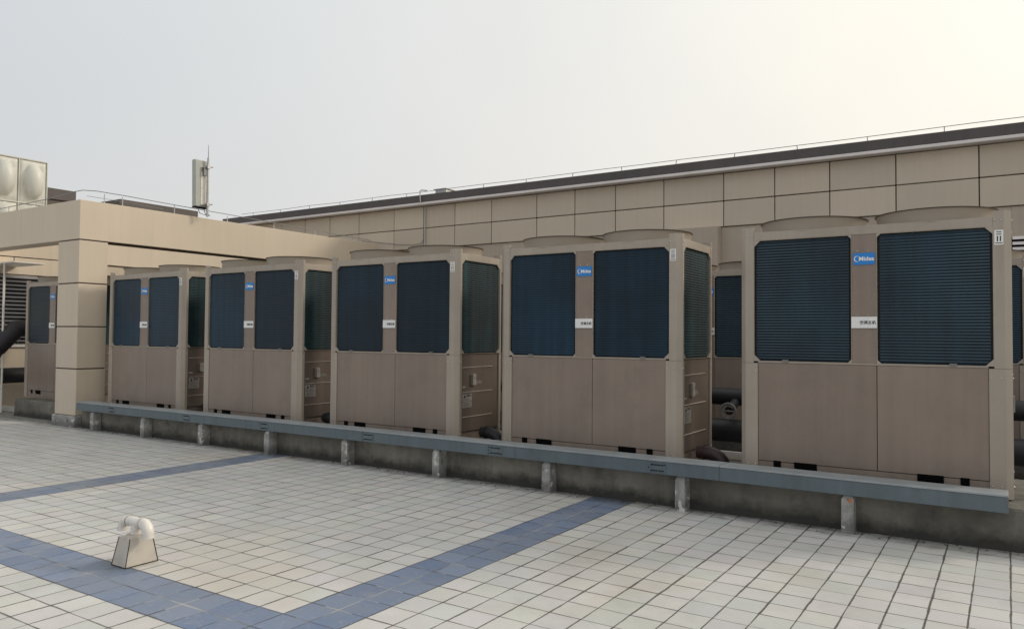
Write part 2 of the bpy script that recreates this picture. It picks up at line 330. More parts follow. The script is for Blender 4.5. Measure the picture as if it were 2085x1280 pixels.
# ------------------------------------------------------------------ chiller
def build_chiller(label, group):
    t = thing('chiller', label, 'chiller', (0, 0, 0), 0, group)
    H0, H1, OZ0, OZ1 = 0.0, 2.10, .985, 2.03
    yf, yb = -.45, .45
    # corner posts, chamfered sheet metal
    for sx, sy in ((-1, -1), (1, -1), (-1, 1), (1, 1)):
        bm = new(); X = 1.0; Y = .45; c = .045
        up = [(X - .115, Y), (X - c, Y), (X, Y - c), (X, Y - .075), (X - .04, Y - .075), (X - .115, Y - .04)]
        lo = [(X - .150, Y), (X - c, Y), (X, Y - c), (X, Y - .085), (X - .04, Y - .085), (X - .150, Y - .04)]
        prism(bm, [(sx * a, sy * b) for a, b in lo], XY, .012, .968)
        prism(bm, [(sx * a, sy * b) for a, b in up], XY, .970, 2.145)
        # bevelled gusset between wide and narrow part and at the top
        for px, pz in ((.075, .955), (.10, .955), (.02 + .0, 2.08)):
            pass
        for (px, pz) in ((.072, .10), (.13, .10), (.072, .90), (.135, .90), (.065, 2.075), (.105, 2.075)):
            bmm = bmesh.ops.create_icosphere(bm, subdivisions=1, radius=.007)
            bmesh.ops.translate(bm, verts=bmm['verts'], vec=(sx * (X - px), sy * (Y + .001), pz))
            for v in bmm['verts']:
                for f in v.link_faces: f.material_index = 1
        for pz in (.10, .90, 2.075):
            bmm = bmesh.ops.create_icosphere(bm, subdivisions=1, radius=.007)
            bmesh.ops.translate(bm, verts=bmm['verts'], vec=(sx * (X + .001), sy * (Y - .06), pz))
            for v in bmm['verts']:
                for f in v.link_faces: f.material_index = 1
        obj('corner_post', bm, [M_FRAME, M_SCREW], t)
    # frame: top rails, mid column, opening corner gussets
    bm = new()
    for s in (-1, 1):
        box(bm, -.885, .885, s * .448 if s < 0 else .410, s * .410 if s < 0 else .448, OZ1, H1)
        obj('top_rail', bm, M_FRAME, t, bevel=.002); bm = new()
        box(bm, s * .998 if s < 0 else .960, s * .960 if s < 0 else .998, -.375, .375, OZ1, H1)
        obj('top_rail', bm, M_FRAME, t, bevel=.002); bm = new()
        if s < 0: box(bm, -.848, .848, -.446, -.415, OZ0 - .012, OZ0 - .001)
        else: box(bm, -.848, .848, .415, .446, OZ0 - .012, OZ0 - .001)
        obj('sill_rail', bm, M_FRAME, t); bm = new()
    # top deck
    box(bm, -.955, .955, -.405, .405, 2.06, 2.092)
    obj('top_deck', bm, M_FRAME, t)
    for s in (-1, 1):
        bm = new()
        y0, y1 = (-.444, -.40) if s < 0 else (.40, .444)
        box(bm, -.094, .089, y0, y1, OZ0, OZ1 - .001)
        obj('centre_column', bm, M_PANEL, t)
    # lower panels
    for (x0, x1) in ((-.848, .086), (.091, .848)):
        bm = new(); box(bm, x0, x1, -.442, -.41, .135, OZ0 - .014)
        obj('lower_panel', bm, M_PANEL, t, bevel=.002)
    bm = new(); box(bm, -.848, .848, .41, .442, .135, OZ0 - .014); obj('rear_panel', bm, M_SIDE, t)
    # base rail with fork slots
    bm = new()
    xs_ = [-.86, -.72, -.66, -.55, -.37, .37, .55, .66, .72, .86]
    for i in range(len(xs_) - 1):
        if i in (1, 3, 5, 7):
            box(bm, xs_[i], xs_[i + 1], -.425, -.40, .0, .13, 1); box(bm, xs_[i], xs_[i + 1], -.436, -.41, .0, .07, 0)
            # dark opening
        else: box(bm, xs_[i], xs_[i + 1], -.438, -.40, .0, .13, 0)
    for x0, x1 in ((-.72, -.66), (-.55, -.37), (.37, .55), (.66, .72)):
        box(bm, x0, x1, -.4445, -.4425, .092, .142, 1)
    box(bm, -.86, .86, .40, .438, 0, .13); box(bm, -.96, -.92, -.37, .37, 0, .13); box(bm, .92, .96, -.37, .37, 0, .13)
    obj('base_rail', bm, [M_PANEL, M_BLACK], t)
    # coils : corrugated fin faces in black seals
    def coil(fn, a0, a1, t_, m1=None):
        bm = new(); nrow = 43; dz = (OZ1 - OZ0 - .024) / nrow; z = OZ0 + .012
        prev = None; z_ = z
        for i in range(nrow):
            za, zb, zc = z_ + i * dz, z_ + (i + .55) * dz, z_ + (i + 1) * dz
            rel = .35 if m1 else .55
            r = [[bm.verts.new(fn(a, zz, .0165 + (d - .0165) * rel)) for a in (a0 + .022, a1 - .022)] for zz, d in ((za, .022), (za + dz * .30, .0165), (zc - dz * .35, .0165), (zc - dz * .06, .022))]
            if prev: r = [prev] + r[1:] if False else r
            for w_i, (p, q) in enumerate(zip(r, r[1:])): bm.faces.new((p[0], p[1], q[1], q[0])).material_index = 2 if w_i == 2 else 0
            if prev: bm.faces.new((prev[0], prev[1], r[0][1], r[0][0])).material_index = 0
            prev = r[-1]
        seal_ = None
        # seal backing
        p4 = [bm.verts.new(fn(a, zz, .034)) for a, zz in ((a0 - .02, OZ0 - .02), (a1 + .02, OZ0 - .02), (a1 + .02, OZ1 + .02), (a0 - .02, OZ1 + .02))]
        bm.faces.new(p4).material_index = 1
        co = obj('coil', bm, [m1 or M_COIL, M_SEAL, m1 or M_COILGLINT], t)
        # sheet-metal surround with cut corners
        bm = new(); e = .004; ca = .052 if a1 - a0 > .76 and min(abs(a0), abs(a1)) > .3 else .050
        def cut(a): return .026 if abs(a) < .2 else .050
        za, zb = OZ0, OZ1; c0, c1 = cut(a0), cut(a1)
        inner = [(a0 + e + c0, za + e), (a1 - e - c1, za + e), (a1 - e, za + e + c1), (a1 - e, zb - e - c1), (a1 - e - c1, zb - e), (a0 + e + c0, zb - e), (a0 + e, zb - e - c0), (a0 + e, za + e + c0)]
        outer = [(a0 + c0, za), (a1 - c1, za), (a1, za + c1), (a1, zb - c1), (a1 - c1, zb), (a0 + c0, zb), (a0, zb - c0), (a0, za + c0)]
        corner = {1: (a1, za), 3: (a1, zb), 5: (a0, zb), 7: (a0, za)}
        for d0, d1 in ((-.0008, .018),):
            iv = [[bm.verts.new(fn(a, z, d)) for a, z in inner] for d in (d0, d1)]; ov = [[bm.verts.new(fn(a, z, d)) for a, z in outer] for d in (d0, d1)]
            cv = {k: [bm.verts.new(fn(*p, d)) for d in (d0, d1)] for k, p in corner.items()}
            for q in range(8):
                n_ = (q + 1) % 8
                for L_ in (0, 1):
                    bm.faces.new((iv[L_][q], iv[L_][n_], ov[L_][n_], ov[L_][q]))
                    if q in cv: bm.faces.new((ov[L_][q], ov[L_][n_], cv[q][L_]))
                bm.faces.new((iv[0][q], iv[0][n_], iv[1][n_], iv[1][q]))
                if q in cv:
                    bm.faces.new((ov[0][q], cv[q][0], cv[q][1], ov[1][q])); bm.faces.new((cv[q][0], ov[0][n_], ov[1][n_], cv[q][1]))
                else: bm.faces.new((ov[0][q], ov[0][n_], ov[1][n_], ov[1][q]))
        obj('surround', bm, M_FRAME, co)
        return co
    front = lambda a, z, d: (a, -.447 + d, z); back = lambda a, z, d: (a, .447 - d, z)
    right = lambda a, z, d: (.997 - d, a, z); left = lambda a, z, d: (-.997 + d, a, z)
    coil(front, -.885, -.095, t); coil(front, .09, .885, t); coil(back, -.885, .885, t); coil(right, -.375, .375, t, M_COILS); coil(left, -.375, .375, t, M_COILS)
    # small clips under coils
    for x in (-.62, .62):
        bm = new(); box(bm, x - .025, x + .025, -.452, -.43, OZ0 - .006, OZ0 + .016); obj('coil_clip', bm, M_GREYINK, t)
    # side service panels with folded ledges
    for s in (-1, 1):
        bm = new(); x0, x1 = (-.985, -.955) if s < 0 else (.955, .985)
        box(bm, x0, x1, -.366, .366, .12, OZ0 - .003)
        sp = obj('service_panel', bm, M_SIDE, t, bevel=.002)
        bm = new()
        for z in (.283, .558, .835): prism(bm, [(s * .984, z), (s * .996, z - .002), (s * .984, z - .011)], lambda a, b, q: (a, q, b), -.335, .25)
        obj('folded_ledge', bm, M_LEDGE, sp)
        if s > 0:
            bm = new(); box(bm, .986, .990, -.335, -.165, .455, .535); box(bm, .986, .990, -.335, -.165, .385, .448)
            prism(bm, [(-.318, .495), (-.275, .495), (-.297, .53)], YZ, .9905, .992, 1)
            for z in (.525, .510): box(bm, .9905, .992, -.262, -.18, z - .004, z + .004, 1)
            for z in (.482, .470, .436, .424, .412, .400): box(bm, .9905, .992, -.325, -.18, z - .0025, z + .0025, 2)
            obj('warning_label', bm, [M_LABEL, M_INK, M_GREYINK], sp)
            bm = new(); box(bm, .986, 1.006, -.185, -.165, .635, .75, 1); box(bm, .986, 1.012, -.163, -.108, .63, .755, 0); box(bm, 1.0125, 1.0135, -.145, -.125, .70, .715, 1)
            obj('switch_handle', bm, [M_LABEL, M_SIDE], sp, bevel=.002)
            bm = new(); box(bm, .986, .989, -.095, .03, .635, .675); obj('rating_plate', bm, M_GREYINK, sp)
            bm = new(); box(bm, .986, .989, -.335, -.275, .605, .625); obj('paper_label', bm, M_LABEL, sp)
    # name plate and hanging sign
    bm = new(); box(bm, -.082, .079, -.450, -.4445, 1.783, 1.878)
    pl = obj('name_plate', bm, M_BLUE, t)
    text_mesh('lettering', 'Midea', .047, M_WHITE, pl, (.017, -.4512, 1.829), (R(90), 0, 0), bold=.0012)
    bm = new(); nseg = 22                     # crescent emblem
    o_, i_ = [], []
    for k in range(nseg + 1):
        a = R(55) + R(265) * k / nseg
        w = .0065 * math.sin(math.pi * min(1, k / nseg * 1.02)) + .0008
        o_.append((-.052 + .024 * math.cos(a), 1.831 + .024 * math.sin(a))); i_.append((-.052 + (.024 - w) * math.cos(a), 1.831 + (.024 - w) * math.sin(a)))
    for k in range(nseg): prism(bm, [o_[k], o_[k + 1], i_[k + 1], i_[k]], XZ, -.4525, -.4505)
    obj('emblem', bm, M_WHITE, pl)
    for x in (-.048, .028):
        for z in (1.895, 1.373):
            bm = new(); q = bmesh.ops.create_icosphere(bm, subdivisions=1, radius=.006); bmesh.ops.translate(bm, verts=q['verts'], vec=(x, -.445, z))
            obj('plate_screw', bm, M_SCREW, pl)
    bm = new(); box(bm, -.097, .094, -.456, -.4455, 1.270, 1.362)
    sg = obj('sign_board', bm, M_WHITE, t, bevel=.001)
    text_mesh('lettering', '空调主机', .030, M_INK, sg, (.026, -.457, 1.314), (R(90), 0, 0), bold=.0002)
    # transit sticker on the right post
    bm = new(); box(bm, .893, .950, -.4525, -.4505, 1.89, 2.0)
    for z in (1.985, 1.968): box(bm, .905, .938, -.4535, -.4526, z - .003, z + .003, 1)
    for x in (.908, .927): box(bm, x, x + .008, -.4535, -.4526, 1.915, 1.955, 1)
    box(bm, .898, .945, -.4535, -.4526, 1.900, 1.906, 1)
    obj('sticker', bm, [M_WHITE, M_INK], t)
    # fan shrouds
    for cx in (-.478, .472):
        bm = new()
        lathe(bm, [(.452, 2.092), (.435, 2.105), (.430, 2.165), (.438, 2.195), (.447, 2.200)], (cx, 0), 56, 0)
        lathe(bm, [(.447, 2.200), (.449, 2.208), (.428, 2.208), (.415, 2.18), (.41, 2.10)], (cx, 0), 56, 1)
        sh = obj('fan_shroud', bm, [M_SHROUD, M_LIP], t, smooth=True)
        bm = new()
        for r in (.06, .12, .18, .24, .30, .36, .41):
            pts = [(cx + r * math.cos(2 * math.pi * k / 28), r * math.sin(2 * math.pi * k / 28), 2.185) for k in range(29)]
            tube(bm, pts, .003, 4, False)
        for k in range(8):
            a = math.pi * k / 8; tube(bm, [(cx - .415 * math.cos(a), -.415 * math.sin(a), 2.188), (cx + .415 * math.cos(a), .415 * math.sin(a), 2.188)], .003, 4)
        obj('fan_grille', bm, M_DKSTEEL, sh)
        bm = new(); lathe(bm, [(.001, 2.15), (.07, 2.15), (.07, 2.10)], (cx, 0), 16)
        for k in range(4):
            a = k * math.pi / 2 + .4; ca, sa = math.cos(a), math.sin(a)
            pr = [(.06, -.05, 2.10), (.38, -.12, 2.10), (.39, .08, 2.145), (.06, .05, 2.14)]
            vs = [bm.verts.new((cx + x * ca - y * sa, x * sa + y * ca, z)) for x, y, z in pr]; vs2 = [bm.verts.new(v.co + Vector((0, 0, .004))) for v in vs]
            bm.faces.new(vs); bm.faces.new(vs2[::-1])
            for q in range(4): bm.faces.new((vs[q], vs[(q + 1) % 4], vs2[(q + 1) % 4], vs2[q]))
        obj('fan_blades', bm, M_BLACK, sh)
    return t
GF = 'chillers standing in the front row'; GR = 'chillers standing in the rear row'
base = build_chiller('rightmost front chiller, nearest the camera, fine fin lines on its dark coils', GF)
labels = {
    3: 'front chiller directly left of the rightmost one, open gap to its right',
    2: 'middle chiller of the front row, brown side panel with three pale ledges facing right',
    1: 'second front chiller to the right of the beige pillar',
    0: 'chiller directly right of the beige pillar, above the left end of the grey cable tray'}
def place(o, i, y, shift=0, z=.30):
    o.location = (XR - (4 - i) * PITCH - 1.0 + shift, y + .45, z)
place(base, 4, YU)
rt = random.Random(3)
for i, lb in labels.items():
    c = copy_tree(base); c['label'] = lb; place(c, i, YU, {3: -.02, 2: -.06, 1: -.05, 0: 0}[i]); c.rotation_euler.z = R(rt.uniform(-.25, .25)); c.location.y += rt.uniform(-.008, .008)
c = copy_tree(base); c['label'] = 'chiller half hidden behind the left side of the beige pillar'; c.location = (-14.33, 7.0 + .45, .30)
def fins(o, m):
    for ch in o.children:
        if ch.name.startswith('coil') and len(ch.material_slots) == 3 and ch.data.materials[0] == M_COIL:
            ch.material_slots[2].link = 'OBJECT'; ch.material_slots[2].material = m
for o in [q for q in COL.objects if q.name.startswith('chiller') and q != base]: fins(o, M_COIL)   # these copies drop the glint painted on the fin edges
rear = copy_tree(base); rear['label'] = 'rear chiller seen as a dark strip in the gap left of the rightmost front chiller'; rear['group'] = GR; place(rear, 3, 9.7, .22, .25)
rear = copy_tree(base); rear['label'] = 'rear chiller glimpsed at the right edge of the photo below the white louvre'; rear['group'] = GR; place(rear, 4, 9.7, .22, .25)
rear = copy_tree(base); rear['label'] = 'rear chiller hidden in the shade behind the middle front chiller'; rear['group'] = GR; place(rear, 2, 9.7, .22, .25)

# ------------------------------------------------------------------ cable tray, lid, couplings, supports
YS = 6.3289; XS0 = -11.7555; PS = 1.3334
tray = thing('cable_tray', 'long grey-blue metal cable tray running on concrete stubs in front of the chillers', 'cable tray', (-6, YS, .29))
def local(bm, dx, dy, dz): bmesh.ops.translate(bm, verts=bm.verts, vec=(-dx, -dy, -dz))
TZ0, TZ1, TXL, TXR = .2935, .405, -12.13, -.01
bm = new(); n = 6; segs = [TXL + (TXR - TXL) * k / n for k in range(n + 1)]
rs = random.Random(5)
jz = [rs.uniform(-.004, .004) for _ in range(n + 1)]
for k in range(n):
    v = box(bm, segs[k] + .001, segs[k + 1] - .001, YS - .018, YS + .19, TZ0, TZ1)
    for q in v: q.co.z += jz[k] if q.co.x < segs[k] + .1 else jz[k + 1]
local(bm, -6, YS, .29); obj('tray_body', bm, M_TRAY, tray, bevel=.002)
for k in range(n):
    bm = new(); v = box(bm, segs[k] + .002, segs[k + 1] - .002, YS - .024, YS + .196, TZ1 + .0005, TZ1 + .0145)
    for q in v: q.co.z += jz[k] if q.co.x < segs[k] + .1 else jz[k + 1]
    local(bm, -6, YS, .29); obj('tray_lid', bm, M_TRAYLID, tray, bevel=.002)
import sys
for px in (-11.14, -9.32, -7.74, -6.0, -4.28, -2.58):
    bm = new(); rc = random.Random(int(px * 100))
    k_ = max(0, min(n - 1, int((px - TXL) / (TXR - TXL) * n)))
    yy = YS - .018
    box(bm, px - .085, px + .085, yy - .0035, yy - .0005, .312, .388, 0)
    for zz in (.376, .326):
        for q in range(7):
            x = px - .055 + q * .0175 + rc.uniform(-.002, .002); box(bm, x, x + .0115, yy - .0048, yy - .0036, zz - .006, zz + .006, 1)
    for x in (-.075, .075):
        for zz in (.380, .350, .320):
            if rc.random() < .7: box(bm, px + x - .004, px + x + .004, yy - .008, yy - .0036, zz - .004, zz + .004, 1)
    local(bm, -6, YS, .29); obj('coupling_plate', bm, [M_TRAY, M_BLACK], tray)
post_labels = ['leftmost concrete stub under the cable tray, beside the pillar', 'second concrete stub from the pillar under the cable tray', 'third concrete stub from the pillar under the cable tray',
    'fourth concrete stub from the pillar, where the far blue strip reaches the plinth', 'fifth concrete stub from the pillar, pale chipped top, mid row', 'concrete stub under the tray in front of the middle chiller, pale chipped corner',
    'concrete stub left of the near blue paving strip', 'concrete stub just right of the near blue paving strip', 'rightmost and nearest concrete stub under the cable tray, orange mark at its top']
M_RUST = mat('orange_mark', (.42, .16, .07), .8, var=.3, scale=30)
for i in range(9):
    rp = random.Random(40 + i); x0 = XS0 + i * PS; w = .088; d = PF - YS - .005
    bm = new(); h = TZ0 - .004
    c = rp.uniform(.008, .022); c2 = rp.uniform(.006, .02)
    lo = [(0, 0), (w, 0), (w, d), (0, d)]
    rings = []
    for z, ins in ((-.01, -.006), (.02, 0), (.12, rp.uniform(-.003, .004)), (h - .03, rp.uniform(0, .004)), (h - .006, c), (h, c + .006)):
        rings.append([bm.verts.new((a + (ins if a == 0 else -ins * .6) + rp.uniform(-.002, .002), b + (ins if b == 0 else 0) + rp.uniform(-.002, .002), z)) for a, b in lo])
    for a, b in zip(rings, rings[1:]):
        for k in range(4): bm.faces.new((a[k], a[(k + 1) % 4], b[(k + 1) % 4], b[k]))
    bm.faces.new(rings[0]); bm.faces.new(rings[-1][::-1])
    if i == 8:
        prism(bm, [(.040, .266), (.052, .268), (.060, .262), (.074, .267), (.082, .252), (.076, .240), (.066, .246), (.058, .236), (.050, .250), (.042, .254)], XZ, -.0025, .01, 1)
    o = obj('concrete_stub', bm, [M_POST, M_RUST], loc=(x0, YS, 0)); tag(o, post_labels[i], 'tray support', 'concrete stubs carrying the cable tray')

# ------------------------------------------------------------------ main building
YW = 13.4
bld = thing('main_building', 'long beige panelled building wall with dark flat roof edge behind the chillers', 'building', (-7, YW, 0))
def bpart(name, bm, m, parent=bld, **k):
    bmesh.ops.translate(bm, verts=bm.verts, vec=(7, -YW, 0)); return obj(name, bm, m, parent, **k)
XE = 14.0; XB = -18.1
bm = new(); box(bm, XB, XE, YW + .05, YW + 9, 0, 4.46); bpart('wall', bm, M_JOINT)
joints = []; x = -.3505; w_ = [1.124, .984, .8855, .8855]
k = 0
while x > XB: joints.append(x); x -= w_[k % 4]; k += 1
x = -.3505; k = 3
right_ = []
while x < XE - 1.2: x += w_[k % 4]; right_.append(x); k -= 1
joints = sorted(joints + right_)
bm = new(); gap = .008
for a, b in zip(joints, joints[1:]):
    for z0, z1 in ((3.46, 3.905), (3.921, 4.40)):
        rj = random.Random(int(a * 50 + z0 * 7)); dy = rj.uniform(-.003, .003)
        box(bm, a + gap, b - gap, YW + dy, YW + .045, z0, z1)
bpart('wall_panels', bm, M_WALL, bevel=.006)
bm = new()
box(bm, XB, -5.15, YW + .06 - .03, YW + .048, 0, 3.45); box(bm, -4.285, .05, YW + .03, YW + .048, 0, 3.45)
box(bm, .05, 1.9, YW + .03, YW + .048, 3.0, 3.45); box(bm, .05, 1.9, YW + .03, YW + .048, 0, 1.4); box(bm, 1.9, XE, YW + .03, YW + .048, 0, 3.45)
box(bm, -5.15, -4.285, YW - .16, YW + .048, 0, 3.452)
bpart('lower_wall', bm, M_WALL2, bevel=.004)
bm = new(); box(bm, .05, 1.9, YW + .046, YW + .049, 1.4, 3.0, 1)
z = 1.46
while z < 2.97:
    prism(bm, [(YW + .0, z), (YW + .03, z + .045), (YW + .033, z + .040), (YW + .004, z - .004)], YZ, .06, 1.89); z += .079
bpart('louvre', bm, [M_GUTTER, M_BLACK])
bm = new(); box(bm, XB, XE, YW - .16, YW + 9, 4.468, 4.64); bpart('fascia', bm, M_FASCIA, bevel=.008)
bm = new(); box(bm, XB + .05, XE, YW - .185, YW + .05, 4.412, 4.466); bpart('gutter', bm, M_GUTTER, bevel=.008)
# vertical conduit with gooseneck on the wall
bm = new(); tube(bm, [(-11.03, YW - .03, 3.4), (-11.03, YW - .03, 4.43), (-11.03, YW - .20, 4.47), (-11.05, YW - .20, 4.71), (-11.03, YW - .17, 4.745), (-10.97, YW - .05, 4.75)], .014, 8)
tag(obj('wall_conduit', bm, M_STEEL, smooth=True), 'thin grey conduit climbing the beige wall and bending over the roof edge', 'conduit')
bm = new(); tube(bm, [(-13.0, YW - .03, 3.74), (-12.4, YW - .03, 3.66), (-11.8, YW - .03, 3.58), (-11.4, YW - .03, 3.545), (-11.15, YW - .03, 3.56), (-11.06, YW - .03, 3.66)], .007, 6)
tag(obj('wall_cable', bm, M_DKSTEEL), 'thin dark cable sagging across the beige wall beside the conduit', 'cable')
bm = new(); box(bm, -10.85, -10.55, YW + .1, YW + .4, 4.64, 4.77); box(bm, -10.88, -10.52, YW + .07, YW + .43, 4.77, 4.79)
tag(obj('roof_vent_box', bm, M_STEEL, bevel=.004), 'small grey box on the roof edge of the long building', 'roof vent')
# lightning strap on the roof edge
rod = thing('lightning_rod_line', 'thin metal lightning strap on short pins along the long building roof edge', 'lightning strap', (-7, YW, 4.64))
bm = new(); pts = []; rz = random.Random(9)
x = -17.5
while x < 4: pts.append((x + 7, 0.0, .105 + rz.uniform(-.008, .008))); x += .9
tube(bm, pts, .0055, 6); obj('strap', bm, M_DKSTEEL, rod)
x = -17.0
while x < 4:
    bm = new(); tube(bm, [(x + 7, .0, 0), (x + 7 + rz.uniform(-.02, .02), 0, .105)], .007, 6); obj('pin', bm, M_DKSTEEL, rod); x += 1.08

# ------------------------------------------------------------------ portal frame: pillar and beams
PX0, PX1, PY0, PY1 = -12.955, -12.325, 6.40, 6.865
pf = thing('portal_frame', 'beige concrete portal with panelled pillar and two deep beams meeting above it', 'portal', (PX0 + .3, PY0 + .2, 0))
def ppart(name, bm, m, parent=pf, **k):
    bmesh.ops.translate(bm, verts=bm.verts, vec=(-(PX0 + .3), -(PY0 + .2), 0)); return obj(name, bm, m, parent, **k)
zs = [.175, .915, 1.585, 2.275, 2.965]
bm = new()
for a, b in zip(zs, zs[1:]):
    box(bm, PX0, PX1, PY0, PY1, a + .009, b - .009)
pil = ppart('pillar', bm, M_WALL, bevel=.006)
bm = new(); box(bm, PX0 + .012, PX1 - .012, PY0 + .012, PY1 - .012, .1, 3.0); ppart('pillar_joint', bm, M_JOINT, None).parent = pil
bm = new(); box(bm, PX0 - .03, PX1 + .03, PY0 - .03, PY1 + .03, -.01, .178); ppart('base_block', bm, M_POST, None, bevel=.008).parent = pil
bm = new(); prism(bm, [(-22.0, PY0), (PX1, PY0), (PX1, YW - .18), (PX1 - .40, YW - .18), (PX1 - .40, PY0 + .30), (-22.0, PY0 + .30)], XY, 2.975, 3.60); ppart('top_beam', bm, M_WALL, bevel=.006)
bm = new(); box(bm, PX1 - .38, PX1 - .03, PY1 + .005, YW - .18, 2.60, 2.93); box(bm, PX1 - .36, PX1 - .06, PY1 + .005, YW - .18, 2.925, 2.976, 1)
ppart('lower_beam', bm, [M_WALL, M_JOINT])
for o in (pil,): pass
# strap along the portal
rod2 = thing('lightning_rod_line', 'thin metal strap on pins curving round the top corner of the portal beams', 'lightning strap', (PX1, PY0, 3.6))
def l2(p): return (p[0] - PX1, p[1] - PY0, p[2] - 3.6)
bm = new()
path = [(-22, 6.50, 3.71), (-15.0, 6.50, 3.71), (-13.6, 6.50, 3.73), (-12.8, 6.50, 3.77), (-12.55, 6.55, 3.79), (-12.45, 6.72, 3.795), (-12.43, 7.2, 3.79), (-12.43, 8.1, 3.77), (-12.43, 9.2, 3.755), (-12.43, 11.2, 3.72), (-12.43, 13.1, 3.68)]
tube(bm, [l2(p) for p in path], .0065, 6)
obj('strap', bm, M_DKSTEEL, rod2)
bm = new(); tube(bm, [l2(p) for p in ((-12.50, 6.6, 3.70), (-12.47, 7.4, 3.69), (-12.46, 7.9, 3.67))], .004, 5); obj('strap', bm, M_DKSTEEL, rod2)
for x, y in ((-14.9, 6.5), (-13.7, 6.5), (-12.44, 6.85), (-12.43, 7.15), (-12.43, 8.1), (-12.43, 9.2), (-12.43, 10.3), (-12.43, 11.4), (-12.43, 12.5)):
    bm = new(); tube(bm, [l2((x, y, 3.6)), l2((x, y, 3.76 if y > 6.6 and y < 9 else 3.72))], .009, 6); obj('pin', bm, M_STEEL, rod2)

# ------------------------------------------------------------------ panel antenna
an = thing('panel_antenna', 'pale panel antenna on a thin mast with whip, standing on the side beam', 'antenna', (-12.20 - .05, 8.62, 3.6))
bm = new(); box(bm, -.05, .05, -.27, .0, .165, 1.02); 
for v in bm.verts:
    v.co.y += (v.co.z - .165) * -.02
pn = obj('antenna_panel', bm, M_ANT, an, bevel=.018)
bm = new(); box(bm, -.048, .048, -.268, -.004, .150, .168); obj('end_cap', bm, M_BLACK, pn)
bm = new(); box(bm, .051, .056, -.16, -.05, .22, .80); obj('rear_rib', bm, M_PVC, pn)
bm = new(); tube(bm, [(.10, -.05, 0), (.10, -.05, 1.07)], .019, 10); obj('mast', bm, M_STEEL, an, smooth=True)
bm = new(); tube(bm, [(.10, -.05, 1.07), (.10, -.05, 1.31)], [.008, .004], 6); obj('whip', bm, M_DKSTEEL, an)
for z in (.90, .22):
    bm = new(); tube(bm, [(.06, -.16, z - .02), (.11, -.09, z), (.13, .03, z + .01)], .010, 6); box(bm, .07, .13, -.08, -.02, z - .03, z + .03)
    obj('bracket', bm, M_STEEL, an)
bm = new(); box(bm, .055, .10, -.13, -.07, .74, .88); obj('tilt_clamp', bm, M_DKSTEEL, an)
for yy, e in ((-.18, -.02), (-.06, .06)):
    bm = new(); tube(bm, [(0, yy, .16), (.03, yy + .02, .06), (.07, e - .04, .03), (.09, -.05, .07)], .006, 6); obj('cable', bm, M_BLACK, an)

# ------------------------------------------------------------------ wing building at the left, with things on its roof
wing = thing('wing_building', 'beige side building under the portal with a dark slatted louvre', 'building', (-16.5, 7, 0))
def wpart(name, bm, m, parent=wing, **k):
    bmesh.ops.translate(bm, verts=bm.verts, vec=(16.5, -7, 0)); return obj(name, bm, m, parent, **k)
bm = new(); box(bm, -30, -16.5, 6.76, 13.2, 0, 2.62); box(bm, -30, -16.5, 6.76, 13.2, 2.64, 2.97); box(bm, -30, -16.5, 6.76, 13.2, 2.99, 3.5)
box(bm, -29.9, -16.52, 6.78, 13.18, 2.60, 3.0, 1)
wpart('wall', bm, [M_WALL, M_JOINT], bevel=0)
bm = new(); box(bm, -16.498, -16.494, 6.9, 8.6, 1.28, 2.60, 1); z = 1.30
while z < 2.56:
    prism(bm, [(-16.49, z + .06), (-16.40, z), (-16.395, z + .008), (-16.485, z + .068)], lambda a, b, t: (a, t, b), 6.9, 8.6); z += .078
lv = wpart('louvre', bm, [mat('grey_slats', (.25, .25, .27), .35, metal=.4), M_BLACK])
bm = new(); box(bm, -30, -16.46, 6.74, 8.7, 1.20, 1.27); wpart('sill', bm, M_WHITE)

tk = thing('water_tank', 'pale panelled roof water tank with bulging square panels, above the left beam', 'water tank', (-18, 8.6, 3.72))
bm = new(); y1 = 0.0; pw = .577
def bulge(bm, yA, yB, zA, zB, nx=22):
    def hgt(u, v):
        r = math.sqrt(((u - .5) / .36) ** 2 + ((v - .5) / .40) ** 2); d = .20 * (1 - r * r) ** .5 if r < 1 else 0
        e = min(u, v, 1 - u, 1 - v); return d + min(.03, e * .4)
    grid = [[bm.verts.new((hgt(i / nx, j / nx), yA + (yB - yA) * i / nx, zA + (zB - zA) * j / nx)) for i in range(nx + 1)] for j in range(nx + 1)]
    for j in range(nx):
        for i in range(nx): bm.faces.new((grid[j][i], grid[j][i + 1], grid[j + 1][i + 1], grid[j + 1][i]))
for k in range(6): bulge(bm, -pw * (k + 1) + .012, -pw * k - .012, .60, 1.545); bulge(bm, -pw * (k + 1) + .012, -pw * k - .012, .02, .58, 8)
obj('tank_panels', bm, M_TANK, tk, smooth=True)
bm = new(); box(bm, -2.4, -.004, -pw * 6, 0, .0, 1.56)
for k in range(7): box(bm, -.003, .034, -pw * k - .009, -pw * k + .009, 0, 1.56)
for z in (0, .59, 1.55): box(bm, -.003, .035, -pw * 6, .01, z - .012, z + .012)
obj('tank_shell', bm, M_TANK, tk)
bm = new()
for y in (-.3, -1.7, -3.1): box(bm, -2.2, -.1, y - .08, y + .08, -.22, -.013)
obj('tank_foot', bm, M_CONC, tk)
bm = new(); tube(bm, [(-17.2, 5.6 + 1.25, 3.72), (-17.2, 7.6, 3.80), (-17.2, 8.0, 3.74), (-17.2, 8.15, 3.56)], .05, 10)
tag(obj('roof_pipe', bm, M_PVC, smooth=True), 'white pipe lying on the roof below the water tank', 'pipe')

